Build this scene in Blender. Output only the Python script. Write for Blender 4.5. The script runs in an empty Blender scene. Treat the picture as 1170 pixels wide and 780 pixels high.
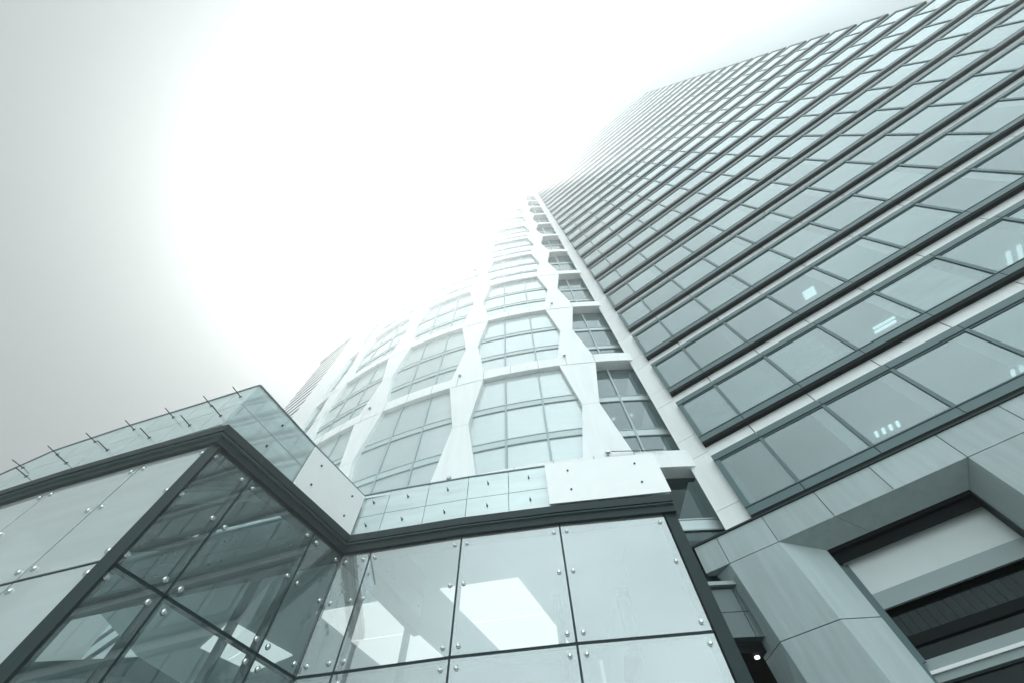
import bpy, math, random
from mathutils import Vector, Matrix
random.seed(7)
sc = bpy.context.scene
COL = sc.collection
EYE = 1.6                                   # camera height above the plaza

# ------------------------------------------------------------------ camera
FOCAL = 458.0 / 1170.0 * 36.0
cd = bpy.data.cameras.new('camera'); cam = bpy.data.objects.new('camera', cd); COL.objects.link(cam)
cd.sensor_width = 36.0; cd.lens = FOCAL; cd.clip_start = 0.05; cd.clip_end = 3000
up = Vector((-11.0, 230.0, -458.0)).normalized()            # the zenith seen in camera axes
fw = Vector((0, 0, -1)); fh = (fw - up * fw.dot(up)).normalized(); rt = fh.cross(up)
Mw = Matrix((rt, fh, up))                                    # camera axes -> world axes
cam.matrix_world = Matrix.Translation((0, 0, EYE)) @ Mw.to_4x4()
sc.camera = cam

# ------------------------------------------------------------------ sky, sun, exposure
SKY_FILL = 17.5
SUN_AZ, SUN_EL = math.radians(-49.0), math.radians(75.2)
w = bpy.data.worlds.new('World'); sc.world = w; w.use_nodes = True
nt = w.node_tree; nt.nodes.clear()
sky = nt.nodes.new('ShaderNodeTexSky'); sky.sky_type = 'NISHITA'; sky.sun_disc = False
sky.sun_elevation = SUN_EL; sky.sun_rotation = SUN_AZ
sky.air_density = 1.0; sky.dust_density = 1.0; sky.ozone_density = 1.0
hs = nt.nodes.new('ShaderNodeHueSaturation'); hs.inputs['Saturation'].default_value = 0.28; hs.inputs['Value'].default_value = 0.54; hs.inputs['Hue'].default_value = 0.42
bg = nt.nodes.new('ShaderNodeBackground'); bg.inputs['Strength'].default_value = 0.050
wo = nt.nodes.new('ShaderNodeOutputWorld')
nt.links.new(sky.outputs[0], hs.inputs['Color'])
# bright sky patch added behind the camera to light the facades and their glass
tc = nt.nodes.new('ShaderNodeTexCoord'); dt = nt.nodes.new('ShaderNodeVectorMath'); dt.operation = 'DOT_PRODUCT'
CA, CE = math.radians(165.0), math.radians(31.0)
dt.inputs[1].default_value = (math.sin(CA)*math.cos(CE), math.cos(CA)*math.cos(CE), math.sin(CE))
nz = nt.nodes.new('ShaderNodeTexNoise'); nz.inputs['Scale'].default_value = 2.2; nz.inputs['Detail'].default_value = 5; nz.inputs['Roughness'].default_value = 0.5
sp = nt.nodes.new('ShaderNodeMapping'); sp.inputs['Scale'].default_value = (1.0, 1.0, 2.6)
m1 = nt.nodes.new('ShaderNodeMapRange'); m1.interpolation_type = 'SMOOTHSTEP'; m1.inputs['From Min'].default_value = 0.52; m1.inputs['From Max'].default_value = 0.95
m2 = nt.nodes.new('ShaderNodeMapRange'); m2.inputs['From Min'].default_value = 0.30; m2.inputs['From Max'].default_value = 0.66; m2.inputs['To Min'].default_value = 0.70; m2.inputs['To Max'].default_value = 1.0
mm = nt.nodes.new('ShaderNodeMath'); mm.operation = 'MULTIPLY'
ma = nt.nodes.new('ShaderNodeMath'); ma.operation = 'MULTIPLY_ADD'; ma.inputs[1].default_value = SKY_FILL; ma.inputs[2].default_value = 1.0
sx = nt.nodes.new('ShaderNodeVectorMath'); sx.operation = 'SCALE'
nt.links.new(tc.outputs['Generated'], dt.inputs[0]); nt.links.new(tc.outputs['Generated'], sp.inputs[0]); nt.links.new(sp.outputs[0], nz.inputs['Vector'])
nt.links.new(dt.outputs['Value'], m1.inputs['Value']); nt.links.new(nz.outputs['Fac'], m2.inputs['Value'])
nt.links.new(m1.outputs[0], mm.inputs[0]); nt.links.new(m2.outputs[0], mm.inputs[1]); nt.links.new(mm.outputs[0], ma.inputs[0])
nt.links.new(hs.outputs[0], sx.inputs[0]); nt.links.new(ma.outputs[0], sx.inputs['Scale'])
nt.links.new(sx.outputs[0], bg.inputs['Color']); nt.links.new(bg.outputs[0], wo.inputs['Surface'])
sd = bpy.data.lights.new('sun', 'SUN'); sun = bpy.data.objects.new('sun', sd); COL.objects.link(sun)
sd.energy = 4.6; sd.angle = math.radians(0.5); sd.color = (1.0, 0.98, 0.95)
sdir = Vector((math.sin(SUN_AZ) * math.cos(SUN_EL), math.cos(SUN_AZ) * math.cos(SUN_EL), math.sin(SUN_EL)))
sun.rotation_euler = sdir.to_track_quat('Z', 'Y').to_euler(); sun.location = (-40, 30, 180)
sc.view_settings.view_transform = 'Standard'; sc.view_settings.look = 'None'
sc.view_settings.exposure = 0.93; sc.view_settings.gamma = 1.0; sc.view_settings.use_curve_mapping = False
sc.cycles.use_denoising = True
sc.cycles.max_bounces = 8; sc.cycles.diffuse_bounces = 3; sc.cycles.glossy_bounces = 4
sc.cycles.transparent_max_bounces = 24; sc.cycles.transmission_bounces = 4; sc.cycles.volume_bounces = 0
sc.cycles.caustics_reflective = False; sc.cycles.caustics_refractive = False
HAZE_DENSITY, HAZE_G = 0.0027, 0.76

# ------------------------------------------------------------------ materials
def mat(name, rgb, rough=0.5, metal=0.0, spec=0.5, noise=0.0, nscale=4.0, bump=0.0, emit=None, streak=False, objvar=0.0):
    m = bpy.data.materials.new(name); m.use_nodes = True
    n = m.node_tree; b = n.nodes['Principled BSDF']
    b.inputs['Base Color'].default_value = (*rgb, 1); b.inputs['Roughness'].default_value = rough
    b.inputs['Metallic'].default_value = metal; b.inputs['Specular IOR Level'].default_value = spec
    if noise:
        tc = n.nodes.new('ShaderNodeTexCoord'); t = n.nodes.new('ShaderNodeTexNoise')
        mp = n.nodes.new('ShaderNodeMapping')
        if streak: mp.inputs['Scale'].default_value = (3.0, 3.0, 0.35)
        t.inputs['Scale'].default_value = nscale; t.inputs['Detail'].default_value = 7; t.inputs['Roughness'].default_value = 0.6
        r = n.nodes.new('ShaderNodeMapRange'); r.inputs['From Min'].default_value = 0.3; r.inputs['From Max'].default_value = 0.7
        r.inputs['To Min'].default_value = 1 - noise; r.inputs['To Max'].default_value = 1 + noise
        mx = n.nodes.new('ShaderNodeVectorMath'); mx.operation = 'SCALE'; mx.inputs[0].default_value = rgb
        n.links.new(tc.outputs['Object'], mp.inputs[0]); n.links.new(mp.outputs[0], t.inputs['Vector'])
        n.links.new(t.outputs['Fac'], r.inputs['Value']); n.links.new(r.outputs[0], mx.inputs['Scale'])
        if objvar:
            oi = n.nodes.new('ShaderNodeObjectInfo'); vr = n.nodes.new('ShaderNodeMapRange'); vr.inputs['To Min'].default_value = 1-objvar; vr.inputs['To Max'].default_value = 1+objvar
            m3 = n.nodes.new('ShaderNodeMath'); m3.operation = 'MULTIPLY'
            n.links.new(oi.outputs['Random'], vr.inputs['Value']); n.links.new(vr.outputs[0], m3.inputs[0]); n.links.new(r.outputs[0], m3.inputs[1]); n.links.new(m3.outputs[0], mx.inputs['Scale'])
        n.links.new(mx.outputs[0], b.inputs['Base Color'])
        if bump:
            bp = n.nodes.new('ShaderNodeBump'); bp.inputs['Strength'].default_value = bump; bp.inputs['Distance'].default_value = 0.01
            n.links.new(t.outputs['Fac'], bp.inputs['Height']); n.links.new(bp.outputs[0], b.inputs['Normal'])
    if emit:
        b.inputs['Emission Color'].default_value = (*emit[0], 1); b.inputs['Emission Strength'].default_value = emit[1]
    return m

def glass(name, tint, base, spread, refl_lo, refl_hi, wave=0.0, panes=False, streak=0.10):
    """coated facade glass: angle-dependent mirror over a mix of clear tint and a pale interlayer/blind"""
    m = bpy.data.materials.new(name); m.use_nodes = True
    n = m.node_tree; n.nodes.clear()
    out = n.nodes.new('ShaderNodeOutputMaterial')
    tr = n.nodes.new('ShaderNodeBsdfTransparent'); tr.inputs[0].default_value = (*tint, 1)
    df = n.nodes.new('ShaderNodeBsdfDiffuse'); df.inputs[0].default_value = (*base, 1)
    gl = n.nodes.new('ShaderNodeBsdfGlossy'); gl.inputs['Roughness'].default_value = 0.015; gl.inputs['Color'].default_value = (0.92, 0.965, 0.965, 1)
    m1 = n.nodes.new('ShaderNodeMixShader'); m1.inputs[0].default_value = spread
    n.links.new(tr.outputs[0], m1.inputs[1]); n.links.new(df.outputs[0], m1.inputs[2])
    tcs = n.nodes.new('ShaderNodeTexCoord'); mps = n.nodes.new('ShaderNodeMapping'); mps.inputs['Scale'].default_value = (0.5, 0.5, 3.2)
    ns = n.nodes.new('ShaderNodeTexNoise'); ns.inputs['Scale'].default_value = 1.1; ns.inputs['Detail'].default_value = 4
    rs = n.nodes.new('ShaderNodeMapRange'); rs.inputs['From Min'].default_value = 0.3; rs.inputs['From Max'].default_value = 0.7
    rs.inputs['To Min'].default_value = 1 - streak; rs.inputs['To Max'].default_value = 1 + streak
    cs = n.nodes.new('ShaderNodeVectorMath'); cs.operation = 'SCALE'; cs.inputs[0].default_value = base
    n.links.new(tcs.outputs['Object'], mps.inputs[0]); n.links.new(mps.outputs[0], ns.inputs['Vector']); n.links.new(ns.outputs['Fac'], rs.inputs['Value'])
    scl = rs.outputs[0]
    if panes:                                                # every pane has its own blind position and a slightly different tone
        oi = n.nodes.new('ShaderNodeObjectInfo'); sv = n.nodes.new('ShaderNodeVectorMath'); sv.operation = 'MULTIPLY_ADD'
        sv.inputs[1].default_value = (1/2.56, 0, 1/3.965); sv.inputs[2].default_value = (-0.789, 0, -2.885)
        fl = n.nodes.new('ShaderNodeVectorMath'); fl.operation = 'FLOOR'
        av = n.nodes.new('ShaderNodeVectorMath'); av.operation = 'ADD'
        wn = n.nodes.new('ShaderNodeTexWhiteNoise'); wn.noise_dimensions = '3D'
        n.links.new(tcs.outputs['Object'], sv.inputs[0]); n.links.new(sv.outputs[0], fl.inputs[0]); n.links.new(fl.outputs[0], av.inputs[0])
        n.links.new(oi.outputs['Random'], av.inputs[1]); n.links.new(av.outputs[0], wn.inputs['Vector'])
        pr = n.nodes.new('ShaderNodeMapRange'); pr.inputs['To Min'].default_value = 0.86; pr.inputs['To Max'].default_value = 1.14
        pm = n.nodes.new('ShaderNodeMath'); pm.operation = 'MULTIPLY'
        n.links.new(wn.outputs['Value'], pr.inputs['Value']); n.links.new(pr.outputs[0], pm.inputs[0]); n.links.new(scl, pm.inputs[1]); scl = pm.outputs[0]
        ps = n.nodes.new('ShaderNodeMapRange'); ps.inputs['To Min'].default_value = spread - 0.16; ps.inputs['To Max'].default_value = spread + 0.16
        sc3 = n.nodes.new('ShaderNodeSeparateColor'); n.links.new(wn.outputs['Color'], sc3.inputs[0])
        n.links.new(sc3.outputs[1], ps.inputs['Value']); n.links.new(ps.outputs[0], m1.inputs[0])
        nrm = n.nodes.new('ShaderNodeNewGeometry'); sb = n.nodes.new('ShaderNodeVectorMath'); sb.operation = 'SUBTRACT'; sb.inputs[1].default_value = (0.5, 0.5, 0.5)
        s2 = n.nodes.new('ShaderNodeVectorMath'); s2.operation = 'SCALE'; s2.inputs['Scale'].default_value = 0.03
        ad = n.nodes.new('ShaderNodeVectorMath'); ad.operation = 'ADD'; nm_ = n.nodes.new('ShaderNodeVectorMath'); nm_.operation = 'NORMALIZE'
        n.links.new(wn.outputs['Color'], sb.inputs[0]); n.links.new(sb.outputs[0], s2.inputs[0]); n.links.new(s2.outputs[0], ad.inputs[0])
        n.links.new(nrm.outputs['Normal'], ad.inputs[1]); n.links.new(ad.outputs[0], nm_.inputs[0]); n.links.new(nm_.outputs[0], gl.inputs['Normal'])
    n.links.new(scl, cs.inputs['Scale']); n.links.new(cs.outputs[0], df.inputs[0])
    fr = n.nodes.new('ShaderNodeFresnel'); fr.inputs['IOR'].default_value = 1.5
    mr = n.nodes.new('ShaderNodeMapRange'); mr.inputs['From Min'].default_value = 0.04; mr.inputs['From Max'].default_value = 0.6
    mr.inputs['To Min'].default_value = refl_lo; mr.inputs['To Max'].default_value = refl_hi
    geo = n.nodes.new('ShaderNodeNewGeometry')
    bf = n.nodes.new('ShaderNodeMath'); bf.operation = 'SUBTRACT'; bf.inputs[0].default_value = 1.0
    n.links.new(geo.outputs['Backfacing'], bf.inputs[1])
    ml = n.nodes.new('ShaderNodeMath'); ml.operation = 'MULTIPLY'
    n.links.new(fr.outputs[0], mr.inputs['Value']); n.links.new(mr.outputs[0], ml.inputs[0]); n.links.new(bf.outputs[0], ml.inputs[1])
    m2 = n.nodes.new('ShaderNodeMixShader')
    n.links.new(ml.outputs[0], m2.inputs[0]); n.links.new(m1.outputs[0], m2.inputs[1]); n.links.new(gl.outputs[0], m2.inputs[2])
    n.links.new(m2.outputs[0], out.inputs['Surface'])
    if wave and not panes:
        tc = n.nodes.new('ShaderNodeTexCoord'); t = n.nodes.new('ShaderNodeTexNoise'); t.inputs['Scale'].default_value = 0.55; t.inputs['Detail'].default_value = 1
        bp = n.nodes.new('ShaderNodeBump'); bp.inputs['Strength'].default_value = wave; bp.inputs['Distance'].default_value = 0.02
        n.links.new(tc.outputs['Object'], t.inputs['Vector']); n.links.new(t.outputs['Fac'], bp.inputs['Height']); n.links.new(bp.outputs[0], gl.inputs['Normal'])
    return m

M = dict(
    white=mat('white_cladding', (0.85, 0.865, 0.865), 0.35, noise=0.05, nscale=0.9, streak=True, objvar=0.03),
    panel=mat('white_board', (0.88, 0.885, 0.885), 0.3, noise=0.02, nscale=2.0),
    rail=mat('teal_grey_frame', (0.085, 0.145, 0.15), 0.4, noise=0.06, nscale=1.5),
    pale_band=mat('pale_spandrel', (0.52, 0.60, 0.605), 0.3),
    veiled_rail=mat('haze_paled_frame', (0.36, 0.44, 0.445), 0.4),  # frame colour made paler to put the haze veil into it
    bay_glass=glass('bay_glass', (0.55, 0.66, 0.67), (0.20, 0.27, 0.28), 0.40, 0.09, 0.6, 0.03, False, 0.05),  # darker than the other bays: the strip's shade is put into the colour
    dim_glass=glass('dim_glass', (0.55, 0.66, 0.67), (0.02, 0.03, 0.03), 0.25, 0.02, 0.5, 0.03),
    dark=mat('dark_steel', (0.012, 0.026, 0.029), 0.5, spec=0.25, noise=0.15, nscale=3),
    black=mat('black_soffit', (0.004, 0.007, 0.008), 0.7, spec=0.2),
    steel=mat('stainless_steel', (0.55, 0.58, 0.58), 0.25, metal=1.0),
    stone=mat('grey_stone_cladding', (0.39, 0.46, 0.465), 0.55, noise=0.09, nscale=1.6, bump=0.2, streak=True, objvar=0.08),
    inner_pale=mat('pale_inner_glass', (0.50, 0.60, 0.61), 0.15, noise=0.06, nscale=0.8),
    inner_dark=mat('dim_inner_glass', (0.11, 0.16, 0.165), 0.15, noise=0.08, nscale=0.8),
    seam=mat('dark_joint', (0.02, 0.03, 0.03), 0.8),
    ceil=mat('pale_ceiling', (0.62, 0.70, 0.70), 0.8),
    wall=mat('interior_wall', (0.30, 0.37, 0.38), 0.8),
    floor=mat('interior_floor', (0.14, 0.18, 0.185), 0.6),
    lamp=mat('lit_diffuser', (0.9, 0.9, 0.9), 0.5, emit=((1, 1, 1), 1.2)),
    lumi=mat('luminous_ceiling', (0.9, 0.9, 0.9), 0.5, emit=((1.0, 1.0, 0.99), 0.5)),
    slat=mat('grey_blind', (0.66, 0.71, 0.71), 0.6, noise=0.04, nscale=1.0),
    louv=mat('dark_louvre', (0.14, 0.20, 0.21), 0.45, noise=0.25, nscale=1.2),
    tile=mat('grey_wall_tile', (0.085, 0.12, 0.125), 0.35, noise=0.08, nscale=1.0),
    stripe=mat('grey_fin_cladding', (0.30, 0.36, 0.365), 0.5),
    plaza=mat('plaza_concrete', (0.16, 0.18, 0.18), 0.8, noise=0.12, nscale=0.4),
    tower_glass=glass('tower_glass', (0.62, 0.76, 0.77), (0.27, 0.37, 0.375), 0.44, 0.14, 0.75, 0.03, True),
    lattice_glass=glass('lattice_glass', (0.62, 0.74, 0.75), (0.66, 0.74, 0.745), 0.76, 0.16, 0.75, 0.03, False, 0.03),  # base kept pale: the veil over this tower is put into its colour
    clear_glass=glass('clear_glass', (0.76, 0.85, 0.85), (0.42, 0.51, 0.52), 0.10, 0.10, 0.7, 0.02),
    bright_glass=glass('bright_glass', (0.90, 0.94, 0.94), (0.66, 0.71, 0.71), 0.20, 0.24, 0.9, 0.02, False, 0.07),
    left_glass=glass('sky_sheen_glass', (0.80, 0.88, 0.88), (0.66, 0.71, 0.71), 0.60, 0.24, 0.9, 0.02, False, 0.05),  # sky reflected at a grazing angle is put into the pale base colour
    frit_glass=glass('fritted_glass', (0.72, 0.84, 0.85), (0.66, 0.75, 0.75), 0.62, 0.22, 0.85, 0.03),
)

# ------------------------------------------------------------------ mesh helpers
class MB:
    """collects shapes in a local frame and links them as ONE mesh object"""
    def __init__(s, fr=None): s.v = []; s.f = []; s.m = []; s.fr = fr; s.cur = 0
    def add(s, vs, fs):
        o = len(s.v); s.v += [tuple(s.fr(*p)) if s.fr else tuple(p) for p in vs]
        for f in fs: s.f.append([i + o for i in f]); s.m.append(s.cur)
        return s
    def box(s, a, b):
        (x0, y0, z0), (x1, y1, z1) = a, b
        return s.add([(x0,y0,z0),(x1,y0,z0),(x1,y1,z0),(x0,y1,z0),(x0,y0,z1),(x1,y0,z1),(x1,y1,z1),(x0,y1,z1)],
                     [(3,2,1,0),(4,5,6,7),(0,1,5,4),(1,2,6,5),(2,3,7,6),(3,0,4,7)])
    def prism(s, poly, z0, z1, top=None):
        n = len(poly); top = top or poly
        return s.add([(x,y,z0) for x,y in poly] + [(x,y,z1) for x,y in top],
                     [tuple(range(n))[::-1], tuple(range(n, 2*n))] + [(i, (i+1)%n, n+(i+1)%n, n+i) for i in range(n)])
    def tube(s, p, q, r, seg=8, r2=None):
        p, q = Vector(p), Vector(q); d = (q - p).normalized()
        u = d.orthogonal().normalized(); v = d.cross(u); r2 = r if r2 is None else r2
        ring = lambda c, rr: [tuple(c + (u*math.cos(2*math.pi*k/seg) + v*math.sin(2*math.pi*k/seg))*rr) for k in range(seg)]
        return s.add(ring(p, r) + ring(q, r2), [tuple(range(seg))[::-1], tuple(range(seg, 2*seg))] + [(k, (k+1)%seg, seg+(k+1)%seg, seg+k) for k in range(seg)])
    def mesh(s, name, mats):
        me = bpy.data.meshes.new(name); me.from_pydata(s.v, [], s.f)
        for m in (mats if isinstance(mats, (list, tuple)) else [mats]): me.materials.append(m)
        me.polygons.foreach_set('material_index', s.m); me.update()
        import bmesh
        b = bmesh.new(); b.from_mesh(me); bmesh.ops.recalc_face_normals(b, faces=b.faces); b.to_mesh(me); b.free()
        return me
    def build(s, name, mats, parent=None, loc=None, label=None):
        o = bpy.data.objects.new(name, s.mesh(name, mats)); COL.objects.link(o)
        if parent: o.parent = parent
        if loc: o.location = loc
        if label: o['label'] = label
        return o

def thing(name, label, cat, loc=(0,0,0), rz=0.0, group=None):
    o = bpy.data.objects.new(name, None); COL.objects.link(o); o.location = loc; o.rotation_euler = (0, 0, rz)
    o.empty_display_size = 0.5; o['label'] = label; o['category'] = cat
    if group: o['group'] = group
    return o
def copy_part(src, parent, loc=None, rz=None):
    c = src.copy(); COL.objects.link(c); c.parent = parent
    if loc is not None: c.location = loc
    if rz is not None: c.rotation_euler = (0, 0, rz)
    return c

def px(p):                                    # world point -> photo pixel (only to tell which windows are in view)
    c = Mw.transposed() @ (Vector(p) - Vector((0, 0, EYE)))
    if c.z > -0.01: return None
    return 585 + 458*c.x/-c.z, 390 - 458*c.y/-c.z

# ------------------------------------------------------------------ ground
g = MB().box((-300, -300, -0.5), (300, 300, 0.0)).build('ground', M['plaza']); g['kind'] = 'structure'

# ================================================================== GLASS TOWER (right)
T0 = Vector((8.2014, 12.3422, 0)); TAZ = math.radians(125.7)
tdir = Vector((math.sin(TAZ), math.cos(TAZ), 0)); TRZ = math.atan2(tdir.y, tdir.x)
tower = thing('glass_office_tower', 'tall glass office tower with long stepped window bands above a grey stone portal base', 'tower', T0, TRZ)
tw = lambda s, d, z: T0 + Matrix.Rotation(TRZ, 3, 'Z') @ Vector((s, d, z))
NF = 29; TL = 37.45
zk = lambda k: EYE + 9.84 + k*(3.89 + 0.0045*k)
EDGE, BH = 0.16, 3.03
stations = [0.0, 2.02] + [2.02 + 2.56*i for i in range(1, 14)] + [TL]
DEP = 0.24
# window prototypes per width: frame mesh + pane mesh, shared by every copy
def win_meshes(wd):
    f = MB(); zb, zt = 0.34, BH - 0.33
    f.box((0, 0.005, zb), (0.065, 0.17, zt)); f.box((wd-0.065, 0.005, zb), (wd, 0.17, zt))
    f.box((0.065, 0.02, zb), (wd-0.065, 0.15, zb+0.05)); f.box((0.065, 0.02, zt-0.05), (wd-0.065, 0.15, zt))
    p = MB().box((0.065, 0.06, zb+0.05), (wd-0.065, 0.085, zt-0.05))
    return f, p
cand = []
for k in range(NF):
    for i in range(len(stations)-1):
        s0, s1 = stations[i], stations[i+1]
        c = [px(tw(s, 0, zk(k)+z)) for s in (s0, s1) for z in (0.3, 2.7)]
        if any(q is None for q in c): area = 0
        else:
            xs = [min(max(q[0], 0), 1170) for q in c]; ys = [min(max(q[1], 0), 780) for q in c]
            ins = any(0 < q[0] < 1170 and 0 < q[1] < 780 for q in c)
            a, b, d_, e = c; area = abs((e[0]-a[0])*(b[1]-d_[1]) - (e[1]-a[1])*(b[0]-d_[0]))/2 if ins else 0
        cand.append((area, k, i))
cand.sort(reverse=True); own = {(k, i) for a, k, i in cand[:99]}
protos = {}
rest_f, rest_p = MB(), MB()
for k in range(NF):
    for i in range(len(stations)-1):
        s0, s1 = stations[i], stations[i+1]
        if i == 0: s0 += EDGE
        if i == len(stations)-2: s1 -= EDGE
        wd = round(s1 - s0, 3)
        if (k, i) in own:
            if wd not in protos:
                f, p = win_meshes(wd)
                protos[wd] = (f.build('window', M['rail'], tower, (s0, 0, zk(k))), None)
                wo_ = protos[wd][0]; po = p.build('pane', M['tower_glass'], wo_); protos[wd] = (wo_, po)
            else:
                wf, wp = protos[wd]
                c = copy_part(wf, tower, (s0, 0, zk(k))); copy_part(wp, c)
        else:
            f, p = win_meshes(wd)
            rest_f.cur = 0; rest_f.add([(x+s0, y, z+zk(k)) for x, y, z in f.v], f.f)
            rest_f.cur = 1; rest_f.add([(x+s0, y, z+zk(k)) for x, y, z in p.v], p.f)
o = rest_f.build('window', [M['rail'], M['tower_glass']], tower); o['kind'] = 'stuff'
# per floor: window band rails, black soffit, white spandrel, slab
for k in range(NF):
    z = zk(k); zn = zk(k+1) if k < NF-1 else z + 4.1
    b = MB()
    for i in range(len(stations)-1):                       # rails with a hairline joint at every mullion
        a0 = stations[i] + (0.012 if i else 0); a1 = stations[i+1] - (0.012 if i < len(stations)-2 else 0)
        b.box((a0, 0.0, z), (a1, 0.2, z+0.335)); b.box((a0, 0.0, z+BH-0.325), (a1, 0.2, z+BH))
        b.cur = 1
        b.box((a0, -0.012, z+0.30), (a1, -0.001, z+0.335)); b.box((a0, -0.012, z+BH-0.325), (a1, -0.001, z+BH-0.29))
        b.cur = 0
    b.box((0, 0.0, z+0.34), (EDGE, DEP-0.01, z+BH-0.33)); b.box((TL-EDGE, 0.0, z+0.34), (TL, DEP-0.01, z+BH-0.33))
    b.build('band_frame', [M['rail'], M['dark']], tower)
    MB().box((0.0, 0.012, z-0.16), (TL, DEP-0.005, z-0.004)).build('soffit', M['black'], tower)
    s = MB(); s.cur = 0
    for i in range(len(stations)-1):
        a0 = stations[i] + (0.02 if i else 0.0); a1 = stations[i+1] - (0.02 if i < len(stations)-2 else 0)
        s.box((a0, DEP, z+BH-0.1), (a1, DEP+0.1, zn-0.02))
    s.cur = 1; s.box((0.0, DEP+0.06, z+BH-0.05), (TL, DEP+0.16, zn-0.05))
    s.build('spandrel', [M['white'], M['seam']], tower)
    b = MB().box((0.2, 0.21, z+BH-0.12), (TL-0.2, DEP+0.2, z+BH-0.02)).box((0.2, DEP+0.2, z+BH-0.12), (TL-0.2, 13.0, zn+0.04))
    b.build('floor_slab', M['ceil'], tower)
zt_ = zk(NF-1) + 4.1
MB().box((0.3, 13.0, 0), (TL-0.3, 13.4, zt_)).build('rear_wall', M['wall'], tower)
MB().box((TL-0.5, DEP+0.2, 0), (TL-0.2, 13.0, zt_)).build('side_wall', M['white'], tower)
MB().box((0.2, DEP+0.2, EYE+8.0), (0.45, 13.0, zt_)).build('side_wall', M['white'], tower)
MB().box((0.0, 0.0, zt_+0.001), (TL, 13.4, zt_+0.5)).build('roof', M['white'], tower)
# white strip running up the tower's left edge
MB().box((-1.0, DEP+0.25, EYE+7), (0.2, DEP+0.4, zt_)).build('strip_backing', M['seam'], tower)
strip = None
for k in range(NF):
    z0 = zk(k) - 0.35; z1 = zk(k+1) - 0.37 if k < NF-1 else zt_
    MB().box((-1.01, DEP+0.02, z0), (0.19, DEP+0.24, z0+1.2)).box((-1.01, DEP+0.02, z0+1.215), (0.19, DEP+0.24, z1)).build('cladding_panel', M['white'], tower)
MB().box((-1.01, DEP+0.02, EYE+6.4), (0.19, DEP+0.24, zk(0)-0.37)).build('cladding_panel', M['white'], tower)
# ceiling lights seen through the lower windows
def ceil_lights(k, pts, ln, wd, along=False):
    z = zk(k) + BH - 0.125
    for s, d in pts:
        b = MB()
        if along: b.box((s-ln/2, d-wd/2, z-0.05), (s+ln/2, d+wd/2, z))
        else: b.box((s-wd/2, d-ln/2, z-0.05), (s+wd/2, d+ln/2, z))
        b.build('ceiling_light', M['lamp'], tower)
ceil_lights(0, [(5.9+0.28*i, 3.15) for i in range(4)] + [(10.9+0.3*i, 3.4) for i in range(5)], 0.34, 0.10)
ceil_lights(1, [(5.7+0.33*i, 3.6) for i in range(5)] + [(8.2+0.34*i, 3.9) for i in range(5)], 0.40, 0.10)
ceil_lights(1, [(9.7, 2.3), (9.7, 2.05)], 0.95, 0.12, True)
ceil_lights(1, [(14.9+0.42*i, 2.3) for i in range(4)], 0.8, 0.14)
ceil_lights(2, [(9.1, 1.5)], 0.55, 0.6)

# ---- stone portal at the tower's foot (front plane slightly proud of the glass bands)
PF = -0.15
zl0, zl1 = EYE + 8.57, EYE + 9.53                       # lintel bottom and top
joints = [-2.28, -1.40, 0.31, 2.15, 3.95, 5.99, 7.75, 9.6, 11.5, 13.4, 15.3]
for a0, a1 in zip(joints, joints[1:]):
    MB().box((a0+0.012, PF, zl0), (a1-0.012, 0.55, zl1)).build('stone_panel', M['stone'], tower)
b = MB().box((joints[0]+0.05, PF+0.03, zl0+0.02), (joints[-1], 0.6, zl1-0.02)); b.build('portal_backing', M['seam'], tower)
MB().box((-2.38, PF-0.05, zl1+0.012), (15.3, 0.4, zl1+0.075)).build('coping', M['dark'], tower)
MB().box((-0.9, -0.03, zl1+0.09), (15.3, 0.3, zl1+0.15)).build('flashing', M['white'], tower)
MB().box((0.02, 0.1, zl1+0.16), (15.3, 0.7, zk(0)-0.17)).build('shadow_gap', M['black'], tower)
# left column: leans a little, chamfer on its left, splayed jamb on its right
def col_pts(z):
    t = (EYE + 8.57 - z)
    fl = max(0.0, 1 - t/1.5)**2                              # the side sweeps out under the lintel's end
    bk = PF + 0.06*t                                         # the front leans back towards the ground
    return [(-1.41 + 0.085*t, bk), (0.30 + 0.08*t, bk), (1.36 + 0.015*t, max(0.62, bk+0.05)), (1.36+0.015*t, 1.5), (-1.9+0.05*t, 1.5), (-2.08 + 0.055*t - 0.18*fl, 0.72 - 0.42*fl)]
cuts = [EYE+8.56, EYE+6.19, EYE+3.8, EYE+1.4, 0.0]
for z1, z0 in zip(cuts, cuts[1:]):
    zs = [z0+0.012] + ([EYE+7.05, EYE+7.4, EYE+7.8, EYE+8.2] if z1 > EYE+8 else []) + [z1-0.012]
    b = MB(); n_ = 6; b.v = [(x, y, z) for z in zs for x, y in col_pts(z)]
    b.f = [tuple(range(n_))[::-1], tuple(range(n_*(len(zs)-1), n_*len(zs)))] + [(n_*l+i, n_*l+(i+1) % n_, n_*l+n_+(i+1) % n_, n_*l+n_+i) for l in range(len(zs)-1) for i in range(n_)]
    b.m = [0]*len(b.f); b.build('stone_column', M['stone'], tower)
def shrink(P): cx = sum(p[0] for p in P)/len(P); cy = sum(p[1] for p in P)/len(P); return [(cx+(x-cx)*0.93, cy+(y-cy)*0.90) for x, y in P]
MB().prism(shrink(shrink(col_pts(0.0))), 0.0, EYE+6.2, shrink(shrink(col_pts(EYE+6.2)))).build('column_core', M['seam'], tower)
# right column
def colr(z):
    return [(6.0, PF), (9.4, PF), (9.4, 1.3), (5.54, 1.3), (5.54, 0.62)]
for z1, z0 in zip(cuts, cuts[1:]):
    MB().prism(colr(z0), z0+0.012, z1-0.012).build('stone_column', M['stone'], tower)
MB().prism(shrink(colr(0)), 0, EYE+8.5).build('column_core', M['seam'], tower)
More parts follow.
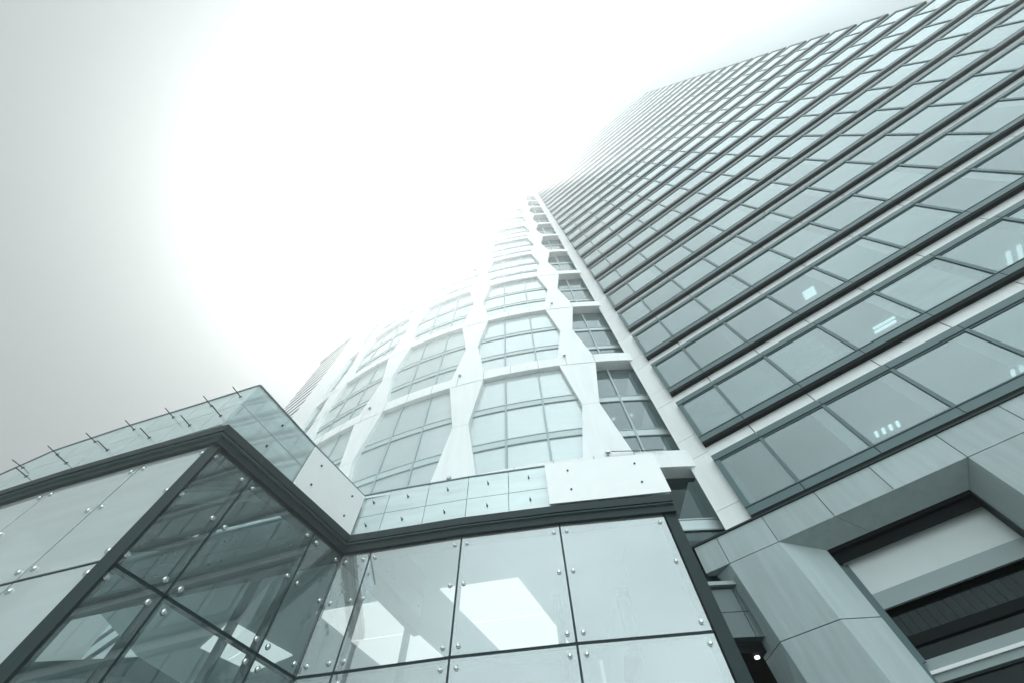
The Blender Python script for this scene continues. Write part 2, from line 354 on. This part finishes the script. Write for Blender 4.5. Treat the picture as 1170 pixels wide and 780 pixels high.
# splayed soffit between the columns
b = MB()
def soff(a0, a1):
    f = lambda s: 1.37 + (s-0.31)/(5.99-0.31)*(5.54-1.37)
    b.add([(a0, PF+0.002, zl0-0.003), (a1, PF+0.002, zl0-0.003), (f(a1), 0.62, EYE+8.19), (f(a0), 0.62, EYE+8.19),
           (a0, PF+0.05, zl0+0.1), (a1, PF+0.05, zl0+0.1), (f(a1), 0.62, EYE+8.45), (f(a0), 0.62, EYE+8.45)],
          [(0,1,2,3),(7,6,5,4),(0,4,5,1),(1,5,6,2),(2,6,7,3),(3,7,4,0)])
soff(0.31, 2.14); soff(2.16, 5.985)
b.build('portal_soffit', M['stone'], tower)
# recess behind the portal
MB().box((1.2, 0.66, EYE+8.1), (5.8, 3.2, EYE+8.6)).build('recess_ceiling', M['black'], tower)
MB().box((1.42, 0.80, EYE+7.80), (5.55, 0.85, EYE+8.1)).build('recess_shade_strip', M['black'], tower)  # black strip painting the shade across the top of the recess
def bay_box(name, m, z0, z1, d0, d1, s0=1.50, s1=5.50, lab=None):
    return MB().box((s0, d0, EYE+z0), (s1, d1, EYE+z1)).build(name, M[m], tower, label=lab)
bay_box('blind_panel', 'slat', 6.90, 8.1, 1.04, 1.09)
bay_box('transom', 'stripe', 6.47, 6.88, 1.0, 1.1)
wn = MB().box((1.5, 1.30, EYE+5.30), (5.5, 1.33, EYE+6.46)); wn.build('dark_pane', M['dim_glass'], tower)
b = MB()
for i in range(17):
    s_ = 1.6 + i*0.235; b.box((s_, 1.48, EYE+5.86), (s_+0.19, 1.51+0.02*(i % 3), EYE+6.44))
b.build('vertical_blind', M['louv'], tower)
bay_box('transom', 'black', 5.62, 5.84, 1.20, 1.29)
bay_box('transom', 'stripe', 4.82, 5.28, 1.14, 1.34)
bay_box('transom_rib', 'white', 4.98, 5.05, 1.08, 1.135)
bay_box('dark_pane', 'dim_glass', 2.2, 4.8, 1.30, 1.33)
bay_box('transom', 'rail', 1.9, 2.18, 1.14, 1.34)
bay_box('dark_pane', 'dim_glass', -1.5, 1.88, 1.30, 1.33)
MB().box((1.34, 0.90, 0), (1.50, 1.4, EYE+8.1)).box((1.505, 0.98, EYE+5.2), (1.60, 1.035, EYE+7.79)).build('window_jamb', M['rail'], tower)
MB().box((5.50, 0.63, 0), (5.56, 1.4, EYE+8.1)).build('window_jamb', M['dark'], tower)
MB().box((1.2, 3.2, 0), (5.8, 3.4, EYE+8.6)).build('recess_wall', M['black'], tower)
MB().box((9.4, PF+0.05, 0), (TL, 0.5, EYE+8.56)).box((15.3, PF, EYE+8.57), (TL, 0.5, zl1)).build('base_wall', M['stone'], tower)

# ================================================================== LATTICE TOWER (centre, curved)
CC = Vector((6.6474, 53.9525, 0)); CR = 40.98
lattice = thing('lattice_office_tower', 'curved office tower with white waisted columns and rings around dark glass bays', 'tower', CC)
def cy(a, out, z): 
    t = a/CR; r = CR + out
    return Vector((math.sin(t)*r, -math.cos(t)*r, z))
P7 = 7.38; CEN = [-2.5 - P7*i for i in range(5)]            # column centres along the curve
RB = [EYE + 22.41 + 9.42*j for j in range(-1, 10)]          # ring undersides
RT = 1.0
A0, A1 = -31.0, 0.95
def arc(b, a0, a1, o0, o1, z0, z1, step=1.0):
    n = max(1, int(math.ceil((a1-a0)/step)))
    for i in range(n):
        p, q = a0+(a1-a0)*i/n, a0+(a1-a0)*(i+1)/n
        v = [cy(p,o1,z0), cy(q,o1,z0), cy(q,o0,z0), cy(p,o0,z0), cy(p,o1,z1), cy(q,o1,z1), cy(q,o0,z1), cy(p,o0,z1)]
        fs = [(3,2,1,0),(4,5,6,7),(0,1,5,4),(2,3,7,6)]
        if i == 0: fs.append((3,0,4,7))
        if i == n-1: fs.append((1,2,6,5))
        b.add(v, fs)
    return b
for j, z in enumerate(RB):
    r = MB(); arc(r, A0, A1+0.25, -0.95, 0.0, z, z+RT); r.cur = 1
    for q in range(int((A1-A0)/1.845)):
        a = CEN[0] + 1.17 - 1.845*q
        arc(r, a-0.011, a+0.011, -0.02, 0.003, z-0.003, z+RT+0.001)
    r.build('ring', [M['white'], M['rail']], lattice)
def wais(c, zb, zt, half=True):
    zm = zb + (zt-zb)*0.48
    prof = [(zb, 1.17), (zm-0.12, 0.49), (zm+0.12, 0.49), (zt, 1.17)]
    return [(z, c-w_) for z, w_ in prof], [(z, c+w_) for z, w_ in prof]
def bone(c, zb, zt):
    L, R_ = wais(c, zb, zt); b = MB(); n = len(L); vs = []
    for (zl, al), (zr, ar) in zip(L, R_): vs += [cy(al, -0.02, zl), cy(ar, -0.02, zl), cy(ar, -0.60, zl), cy(al, -0.60, zl)]
    fs = [(0,1,2,3), (4*n-1, 4*n-2, 4*n-3, 4*n-4)]
    for i in range(n-1):
        for q in range(4): fs.append((4*i+q, 4*i+(q+1) % 4, 4*i+4+(q+1) % 4, 4*i+4+q))
    return b.add(vs, fs)
segs = [(EYE+8.2, RB[0])] + [(z+RT, RB[j+1] if j+1 < len(RB) else z+RT+8) for j, z in enumerate(RB)]
for zb, zt in segs[:-1]:
    for c in CEN[:4]:
        if c < -3 and zb < EYE+9.4: zb = EYE+9.4
        b = bone(c, zb + 0.002, zt - 0.002); zm_ = zb + (zt-zb)*0.48; b.cur = 1
        arc(b, c-0.488, c+0.488, -0.05, -0.017, zm_-0.008, zm_+0.008)
        b.build('waisted_column', [M['white'], M['veiled_rail']], lattice)
# glazed bays: frame (mullions and spandrel rails) with a pane each
bays = [(-2.5, 1.6, [-0.55])] + [(CEN[i+1], CEN[i], [CEN[i]-P7/2-1.09, CEN[i]-P7/2+1.09]) for i in range(4)]
for zb, zt in segs[:-1]:
    h = zt - zb
    for a0, a1, mul in bays:
        f = MB(); D = 0.0 if a1 > 0 else 0.38; zb_ = zb if a1 > 0 else max(zb, EYE+9.4)
        for a in mul: arc(f, a-0.055, a+0.055, -0.80+D, -0.625+D, zb_, zt)
        sp = [zt-3.05, zt-6.08] if h > 5 else [zt-2.2]
        for s_ in sp:
            arc(f, a0, a1, -0.80+D, -0.63+D, s_, s_+0.055); arc(f, a0, a1, -0.80+D, -0.63+D, s_-0.475, s_-0.42)
        w_ = f.build('window', M['veiled_rail'], lattice)
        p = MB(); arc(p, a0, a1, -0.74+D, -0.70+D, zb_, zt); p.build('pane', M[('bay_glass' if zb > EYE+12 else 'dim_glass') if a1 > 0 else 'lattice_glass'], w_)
        for s_ in sp: arc(MB(), a0, a1, -0.698+D, -0.66+D, s_-0.42, s_).build('spandrel_panel', M['pale_band'], w_)
# floors behind the glass
for j, z in enumerate(RB):
    for dz in (0.45, -2.95, -6.0):
        if z + dz < EYE + 10: continue
        b = MB(); arc(b, A0, A1, -7.5, -0.85, z+dz-0.40, z+dz-0.0, 2.0); b.build('floor_slab', M['ceil'], lattice)
b = MB(); arc(b, A0, A1+0.3, -7.9, -7.55, EYE+9.6, RB[-1]+RT, 2.0); b.build('core_wall', M['wall'], lattice)
b = MB(); arc(b, A0, A1, -30, -0.1, RB[-1]+RT+0.002, RB[-1]+RT+0.4, 2.0); b.build('roof', M['white'], lattice)
b = MB(); arc(b, A0-0.4, A0-0.01, -30, 0.0, 0, RB[-1]+RT, 1.0); b.build('side_wall', M['white'], lattice)
def dot(a, o, z, r=0.09):
    b = MB(); c = cy(a, o, z); b.tube(c, c + Vector((0, 0, -0.05)), r, 12); b.build('ceiling_light', M['lamp'], lattice)
for a, o, z in [(-0.9, -2.0, RB[1]-3.36), (0.2, -1.8, RB[1]-3.36), (-0.2, -1.8, RB[1]-6.41), (-6.0, -1.8, RB[1]-6.41), (-4.6, -1.8, RB[1]-6.41), (-7.9, -2.6, RB[1]-3.36), (-12.6, -2.2, RB[1]-6.41)]:
    dot(a, o, z)
# tiled wall, ledge and dark entrance soffit at its foot
b = MB(); arc(b, -3.6, A1+0.6, -0.75, -0.35, EYE+8.04, EYE+8.16); b.build('ledge', M['stripe'], lattice)
b = MB()
for i in range(5):
    for zz in (6.56, 7.28):
        arc(b, -3.6+0.95*i, -3.6+0.95*i+0.93, -0.8, -0.5, EYE+zz, EYE+zz+0.70)
b.build('tiled_wall', M['tile'], lattice)
b = MB(); arc(b, -3.6, 1.3, -1.0, -0.801, EYE+6.5, EYE+8.2); b.build('wall_backing', M['seam'], lattice)
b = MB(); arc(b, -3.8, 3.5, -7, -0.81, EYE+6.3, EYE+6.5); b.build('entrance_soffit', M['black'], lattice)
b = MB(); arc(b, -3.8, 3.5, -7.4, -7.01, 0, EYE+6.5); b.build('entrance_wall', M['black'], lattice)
c = Vector((1.086*6.28, 2.23*6.28, EYE+6.29)) - CC
MB().tube(c, c + Vector((0, 0, -0.04)), 0.075, 16).build('downlight', M['lamp'], lattice)

# ================================================================== STRIPED TOWER (far left)
LW0 = Vector((-32.05, 31.5, 0))
lw = thing('finned_office_block', 'lower office block with thin horizontal fins, half hidden behind the glass pavilion', 'tower', LW0, TRZ)
LZ = EYE + 58.5; LLEN = 10.3
MB().box((0.05, 0.35, 0), (16.0, 14, LZ-0.6)).build('wall', M['white'], lw)
for i in range(34):
    z = LZ - 0.25 - i*1.7
    MB().box((0.0, 0.325, z-0.62), (LLEN, 0.345, z)).build('fin', M['dark'], lw)
MB().box((LLEN+0.01, -0.15, 0), (16.2, 0.34, LZ+0.2)).build('cladding_strip', M['white'], lw)
MB().box((0.0, 0.0, LZ-0.2), (LLEN, 14, LZ)).build('roof', M['white'], lw)

# ================================================================== GLASS PAVILION (front)
pav = thing('glass_pavilion', 'low glass entrance pavilion with bolted panes, dark roof beam and white boards on its parapet', 'pavilion', (-4.7, 9.6, 0))
PO = Vector((-4.7, 9.6, 0))
A = (-6.63, 5.72); B = (-4.73, 9.57); E_ = (3.61, 8.60)
Lp = [(-15.7, 8.45), (-13.2, 7.50), (-10.75, 6.78), (-8.37, 6.15), A]
Mp = [A, (-6.147, 6.698), (-5.20, 8.615), B]
Rp = [B, (-3.93, 9.45), (-1.53, 9.07), (0.98, 8.79), E_]
def seg(p, q):
    """frame of one facade segment: x along p->q, y INTO the building (left of travel), z up; relative to the pavilion's base"""
    p, q = Vector((*p, 0)), Vector((*q, 0)); d = (q-p).normalized(); n = Vector((-d.y, d.x, 0))
    return (lambda x, y, z: p - PO + d*x + n*y + Vector((0, 0, z))), (q-p).length
# bolts share one mesh; turned to each facade
bm_ = MB().tube((0, 0.005, 0), (0, -0.035, 0), 0.054, 16, 0.052); bm_.tube((0, -0.0355, 0), (0, -0.055, 0), 0.047, 16, 0.026)
bolt_proto = None
def bolt(parent, fr, x, z, ang):
    global bolt_proto
    loc = fr(x, 0, z)
    if bolt_proto is None: bolt_proto = bm_.build('bolt', M['steel'], parent)
    else: bolt_proto_c = copy_part(bolt_proto, parent); 
    o = bolt_proto if bolt_proto.parent is parent and not bolt_proto.get('placed') else bolt_proto_c
    o.location = loc; o.rotation_euler = (0, 0, ang)
    if o is bolt_proto: bolt_proto['placed'] = 1
ROWS = [(EYE+4.33, EYE+6.99), (EYE+1.63, EYE+4.27), (0.05, EYE+1.57)]
def facade(path, gm, skip_first=False, top_bolts=True):
    for i in range(len(path)-1):
        p, q = path[i], path[i+1]; fr, ln = seg(p, q)
        ang = math.atan2(q[1]-p[1], q[0]-p[0])
        for ri, (z0, z1) in enumerate(ROWS):
            e = 0.022
            o = MB(fr).box((e, -0.012, z0), (ln-e, 0.012, z1)).build('glass_panel', M[gm], pav)
            if ri < 2:
                xs = (0.16, ln-0.16)
                for x in xs:
                    for z in ((z0+0.16, (z0+z1)/2+0.1, z1-0.2) if ri == 0 else (z1-0.16,)): bolt(o, fr, x, z, ang)
facade(Lp, 'left_glass'); facade(Mp, 'clear_glass'); facade(Rp, 'bright_glass')
bolt_proto.pop('placed', None)
# mullions behind the joints, transoms
def post(x, y, wd, dp, ang, z0=0.0, z1=EYE+7.0, m='dark', name='mullion'):
    b = MB(lambda u, v, z: Vector((x, y, 0)) - PO + Matrix.Rotation(ang, 3, 'Z') @ Vector((u, v, z)))
    b.box((-wd/2, 0.014, z0), (wd/2, dp, z1)); b.build(name, M[m], pav)
for path, wds in ((Lp, (0.06, 0.06, 0.06, 0.06, 0)), (Mp, (0, 0.15, 0.08, 0)), (Rp, (0, 0.06, 0.075, 0.075, 0))):
    for i, wd in enumerate(wds):
        if not wd: continue
        p, q = path[i], path[min(i+1, len(path)-1)]
        if i == len(path)-1: p, q = path[i-1], path[i]
        post(*path[i], wd, 0.26, math.atan2(q[1]-p[1], q[0]-p[0]))
post(A[0]+0.02, A[1]-0.02, 0.20, 0.24, math.radians(20), name='corner_post')
post(B[0]-0.03, B[1]+0.03, 0.11, 0.20, math.radians(20), name='corner_post')
b = MB(lambda u, v, z: Vector((E_[0], E_[1], 0)) - PO + Vector((u, v, z)))
b.box((0.02, -0.03, 0), (0.30, 0.5, EYE+7.0)); b.build('corner_post', M['dark'], pav)
for path in (Lp, Mp, Rp):
    for p, q in zip(path, path[1:]):
        fr, ln = seg(p, q)
        MB(fr).box((0.0, 0.014, EYE+4.262), (ln, 0.10, EYE+4.338)).build('transom', M['dark'], pav)
        MB(fr).box((0, 0.014, EYE+1.56), (ln, 0.10, EYE+1.64)).build('transom', M['dark'], pav)
# roof beam: two-step profile with mitred corners, outline offset outwards
def offset(path, dist):
    """offset an open plan polyline by dist to its right (outwards)"""
    out = []
    for i, p in enumerate(path):
        ns = []
        for a, b_ in ((i-1, i), (i, i+1)):
            if a < 0 or b_ >= len(path): continue
            d = Vector((path[b_][0]-path[a][0], path[b_][1]-path[a][1])).normalized(); ns.append(Vector((d.y, -d.x)))
        n = sum(ns, Vector((0, 0)))
        n.normalize(); k = 1.0/max(0.35, n.dot(ns[0])); out.append((p[0]+n.x*dist*k, p[1]+n.y*dist*k))
    return out
full = Lp + Mp[1:] + Rp[1:-1] + [(E_[0]+0.32, E_[1]-0.03)]
def sweep(o0, o1, z0, z1, name, m):
    i_, o_ = offset(full, o0), offset(full, o1); b = MB()
    for k in range(len(full)-1):
        v = [(*i_[k], z0), (*i_[k+1], z0), (*o_[k+1], z0), (*o_[k], z0), (*i_[k], z1), (*i_[k+1], z1), (*o_[k+1], z1), (*o_[k], z1)]
        fs = [(0,1,2,3),(7,6,5,4),(1,0,4,5),(3,2,6,7)]
        if k == 0: fs.append((0,3,7,4))
        if k == len(full)-2: fs.append((1,5,6,2))
        b.add([Vector(x)-PO for x in v], fs)
    return b.build(name, M[m], pav)
beam = sweep(-0.35, 0.10, EYE+7.0, EYE+7.20, 'roof_beam', 'dark')
beam2 = sweep(-0.35, 0.20, EYE+7.235, EYE+7.44, 'roof_beam', 'dark')
sweep(-0.3, 0.155, EYE+7.202, EYE+7.233, 'beam_lip', 'rail')
# parapet of glass panels in two rows above the beam
FZ0, FZM, FZ1 = EYE+7.46, EYE+8.24, EYE+9.05
def pins(parent, fr, pts, out, ang):
    for x, z in pts:
        b = MB(fr).tube(fr(x, 0, z)*0 + Vector((x, -0.01, z)), Vector((x, -out, z)), 0.011, 6)
        b.box((x-0.022, -0.03, z-0.03), (x+0.022, -0.013, z+0.03)); b.build('pin', M['dark'], parent)
def parapet(p, q, splits, gm, out, skip=()):
    fr, ln = seg(p, q); ang = math.atan2(q[1]-p[1], q[0]-p[0])
    for a, c in zip(splits, splits[1:]):
        a_, c_ = a*ln, c*ln
        for z0, z1 in ((FZ0, FZM-0.008), (FZM+0.008, FZ1)):
            o = MB(fr).box((a_+0.008, -0.012, z0), (c_-0.008, 0.012, z1)).build('parapet_panel', M[gm], pav)
            if out: pins(o, fr, [(a_+(c_-a_)*0.5, (z0+z1)/2+0.05)], out, ang)
Lt = [(-15.5, 8.25), (-13.2, 7.35), (-10.75, 6.62), (-8.37, 5.97), (-6.70, 5.50)]
for p, q in zip(Lt, Lt[1:]): parapet(p, q, (0, 0.5, 1) if q != Lt[-1] else (0, 0.62, 1), 'frit_glass', 0.34)
Mt = [(-6.70, 5.50), (-5.80, 7.60), (-4.83, 9.68)]
parapet(Mt[0], Mt[1], (0, 1), 'frit_glass', 0.06); 
Rt = [(-4.83, 9.68), (-3.93, 9.50), (-1.50, 9.10), (0.90, 8.80), (3.98, 8.54)]
parapet(Rt[0], Rt[1], (0, 1), 'frit_glass', 0.12); parapet(Rt[1], Rt[2], (0, 0.5, 1), 'frit_glass', 0.12); parapet(Rt[2], Rt[3], (0, 0.5, 1), 'frit_glass', 0.12)
parapet(Rt[3], Rt[4], (0, 0.5, 1), 'frit_glass', 0)
parapet(Mt[1], Mt[2], (0, 1), 'frit_glass', 0)
for path in (Lt, Mt, Rt):
    for p, q in zip(path, path[1:]):
        fr, ln = seg(p, q); MB(fr).box((0, -0.03, FZ1+0.004), (ln, 0.05, FZ1+0.05)).build('coping', M['rail'], pav)
# back of the parapet: pale upstand so the panels read milky
for path in (Lt, Rt):
    for p, q in zip(path, path[1:]):
        fr, ln = seg(p, q); MB(fr).box((0.02, 0.5, EYE+7.5), (ln-0.02, 0.55, FZ1-0.15)).build('upstand', M['white'], pav)
# the two white boards standing proud of the parapet
def board(p, q, z0, z1, out):
    fr, ln = seg(p, q); ang = math.atan2(q[1]-p[1], q[0]-p[0])
    o = MB(fr).box((0, -out-0.03, z0), (ln, -out, z1)).build('white_board', M['panel'], pav)
    b = MB(fr)
    for x in (0.2*ln, 0.8*ln):
        for z in (z0+0.28*(z1-z0), z0+0.76*(z1-z0)): b.fr = fr; MB(fr).tube((x, -out-0.055, z), (x, -out-0.031, z), 0.028, 10).build('bolt', M['dark'], o); 
    for x in (0.25*ln, 0.75*ln): b.tube((x, -out+0.001, (z0+z1)/2), (x, -0.013, (z0+z1)/2), 0.03, 8)
    b.build('standoff', M['rail'], o)
board((-5.78, 7.56), (-4.80, 9.60), EYE+7.52, EYE+8.95, 0.05)
board((0.80, 8.78), (4.00, 8.53), EYE+7.55, EYE+9.0, 0.10)
# roof, ceiling, luminous ceiling panels
room = [Vector((*p, 0)) for p in (Lp[0], Lp[1], Lp[2], Lp[3], A, Mp[1], Mp[2], B, Rp[1], Rp[2], Rp[3], E_)] + [Vector((3.7, 13.3, 0)), Vector((3.0, 17.0, 0)), Vector((-15.7, 17.0, 0))]
def inset(poly): 
    c = sum(poly, Vector())/len(poly); return [((p-c)*0.985 + c - PO) for p in poly]
ri = [(v.x, v.y) for v in inset(room)]
W = lambda pts: [(x-PO.x, y-PO.y) for x, y in pts]
CZ = EYE + 8.92
XE = (-13.6, 11.7)                                           # the inner line that carries the front on past the corner
wing = [Vector((*p, 0)) for p in (Lp[0], Lp[1], Lp[2], Lp[3], A, Mp[1], Mp[2], B)] + [Vector((*XE, 0)), Vector((-15.6, 12.2, 0))]
hall = [Vector((*p, 0)) for p in (B, Rp[1], Rp[2], Rp[3], E_)] + [Vector((3.7, 12.7, 0)), Vector((3.0, 19.5, 0)), Vector((-15.6, 19.5, 0)), Vector((-15.6, 12.25, 0)), Vector((*XE, 0))]
def ins(poly, k):
    c = sum(poly, Vector())/len(poly); return [((p-c)*k + c - PO) for p in poly]
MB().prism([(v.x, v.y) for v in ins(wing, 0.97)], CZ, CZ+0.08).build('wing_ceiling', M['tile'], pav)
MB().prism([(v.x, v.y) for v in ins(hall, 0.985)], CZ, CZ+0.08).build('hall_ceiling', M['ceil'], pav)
KQ = 8.90/7.0
for Q in ([(-2.35, 11.18), (-0.15, 10.86), (1.35, 14.24), (-0.80, 14.52)], [(-6.05, 12.0), (-4.13, 11.62), (-2.66, 14.75), (-4.70, 15.05)], [(-10.0, 13.5), (-8.62, 12.22), (-7.38, 14.17), (-8.9, 15.0)]):
    b = MB(); v = [Vector((p[0]*KQ, p[1]*KQ, EYE+8.87)) - PO for p in Q]
    mid = lambda a, c, t: a + (c-a)*t
    for t0, t1 in ((0, 0.495), (0.505, 1)):
        lo = [mid(v[0], v[3], t0), mid(v[1], v[2], t0), mid(v[1], v[2], t1), mid(v[0], v[3], t1)]
        b.add([tuple(x) for x in lo] + [tuple(x + Vector((0, 0, 0.045))) for x in lo], [(3,2,1,0),(4,5,6,7),(0,1,5,4),(1,2,6,5),(2,3,7,6),(3,0,4,7)])
    b.build('luminous_panel', M['lumi'], pav)
MB().prism(W([(-15.7, 19.6), (3.0, 19.6), (3.0, 19.8), (-15.7, 19.8)]), 0, CZ).build('back_wall', M['wall'], pav)
MB().prism(W([(3.66, 9.2), (3.8, 9.2), (3.3, 19.6), (3.15, 19.6)]), 0, CZ).build('side_wall', M['wall'], pav)
MB().prism(ri, 0.004, 0.06).build('floor', M['floor'], pav)
# inner glazed line continuing each front behind the other's glass: beam below, pale glass above
def inner(p, q, gm, ndiv):
    fr, ln = seg(p, q)
    MB(fr).box((0.3, 0.0, EYE+7.0), (ln, 0.22, EYE+7.42)).build('inner_beam', M['dark'], pav)
    for i in range(ndiv):
        a, c = 0.3+(ln-0.3)*i/ndiv, 0.3+(ln-0.3)*(i+1)/ndiv
        for z0, z1 in ((EYE+7.43, EYE+8.15), (EYE+8.17, EYE+8.86)):
            o = MB(fr).box((a+0.01, 0.10, z0), (c-0.01, 0.13, z1)).build('inner_panel', M[gm], pav)
            for x in (a+0.2, c-0.2): MB(fr).tube((x, 0.099, (z0+z1)/2), (x, 0.05, (z0+z1)/2), 0.035, 8).build('bolt', M['rail'], o)
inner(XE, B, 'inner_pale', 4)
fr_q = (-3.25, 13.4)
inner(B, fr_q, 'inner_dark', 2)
for (x0, x1, y0, y1, m) in ((-12.5, -6.9, 8.80, 9.25, 'white'), (-12.5, -6.9, 9.26, 9.40, 'rail'), (-12.5, -7.2, 8.62, 8.79, 'rail'), (-12.5, -7.6, 10.95, 11.25, 'dark')):
    MB().prism(W([(x0, y0), (x1, y0), (x1, y1), (x0, y1)]), CZ-0.22, CZ-0.002).build('ceiling_beam', M[m], pav)
MB().prism(W([(-14.0, 9.4), (-8.2, 9.4), (-7.6, 11.0), (-14.0, 11.4)]), EYE+4.4, EYE+4.75).build('gallery', M['rail'], pav)
for x, y in ((-7.6, 10.9), (-4.2, 15.4), (1.2, 15.0)):
    MB().tube(Vector((x, y, 0.06))-PO, Vector((x, y, CZ-0.003))-PO, 0.13, 20).build('column', M['rail'], pav)

# ================================================================== FLOODLIGHTS on the lattice tower's rings
def floodlight(a, z, label):
    base = CC + cy(a, 0.0, z); t = thing('floodlight', label, 'floodlight', base, a/CR, 'small floodlights along the rings of the curved tower')
    MB().box((-0.05, -0.16, 0.0), (0.05, 0.0-0.002, 0.04)).box((-0.16, -0.18, 0.04), (-0.13, -0.10, 0.2)).box((0.13, -0.18, 0.04), (0.16, -0.10, 0.2)).box((-0.16, -0.18, 0.03), (0.16, -0.10, 0.045)).build('bracket', M['veiled_rail'], t)
    MB().prism([(-0.125, -0.24), (0.125, -0.24), (0.09, -0.06), (-0.09, -0.06)], 0.07, 0.25).build('lamp_housing', M['veiled_rail'], t)
    MB().box((-0.11, -0.255, 0.085), (0.11, -0.241, 0.235)).build('lens', M['steel'], t)
    t.scale = (0.7, 0.7, 0.7)
    return t
zl = RB[0]+RT-0.05; zm = RB[1]+RT-0.05; zh = RB[2]+RT-0.05
floodlight(-2.5, zl, 'small floodlight with a cable, just above the white board on the pavilion')
floodlight(-10.0, zl, 'small floodlight on the pavilion roofline between the two widest glass bays')
floodlight(-3.2, zm, 'floodlight on the lower full ring, at the column nearest the glass tower')
floodlight(-10.4, zm, 'floodlight on the lower full ring, at the second column from the glass tower')
floodlight(-17.4, zm, 'floodlight on the lower full ring, at the third column from the glass tower')
floodlight(-3.0, zh, 'floodlight on the second full ring up, at the column nearest the glass tower')
cb = MB(); pr = CC + cy(-2.35, 0.14, zl+0.1); qr = CC + cy(0.0, 0.12, zl+0.02)
cb.tube(pr, (pr+qr)/2 + Vector((0, 0, -0.03)), 0.02, 6).tube((pr+qr)/2 + Vector((0, 0, -0.03)), qr, 0.02, 6)
o = cb.build('power_cable', M['dark']); o['label'] = 'thin dark cable running right from the floodlight above the white board'; o['category'] = 'cable'

# ================================================================== HAZE
hz = bpy.data.materials.new('haze'); hz.use_nodes = True; n = hz.node_tree; n.nodes.clear()
pv = n.nodes.new('ShaderNodeVolumePrincipled'); pv.inputs['Color'].default_value = (0.92, 0.985, 0.985, 1)
pv.inputs['Density'].default_value = HAZE_DENSITY; pv.inputs['Anisotropy'].default_value = HAZE_G
on = n.nodes.new('ShaderNodeOutputMaterial'); n.links.new(pv.outputs[0], on.inputs['Volume'])
h = MB().box((-302, -302, -1.5), (302, 302, 131)).build('haze', hz); h['kind'] = 'stuff'
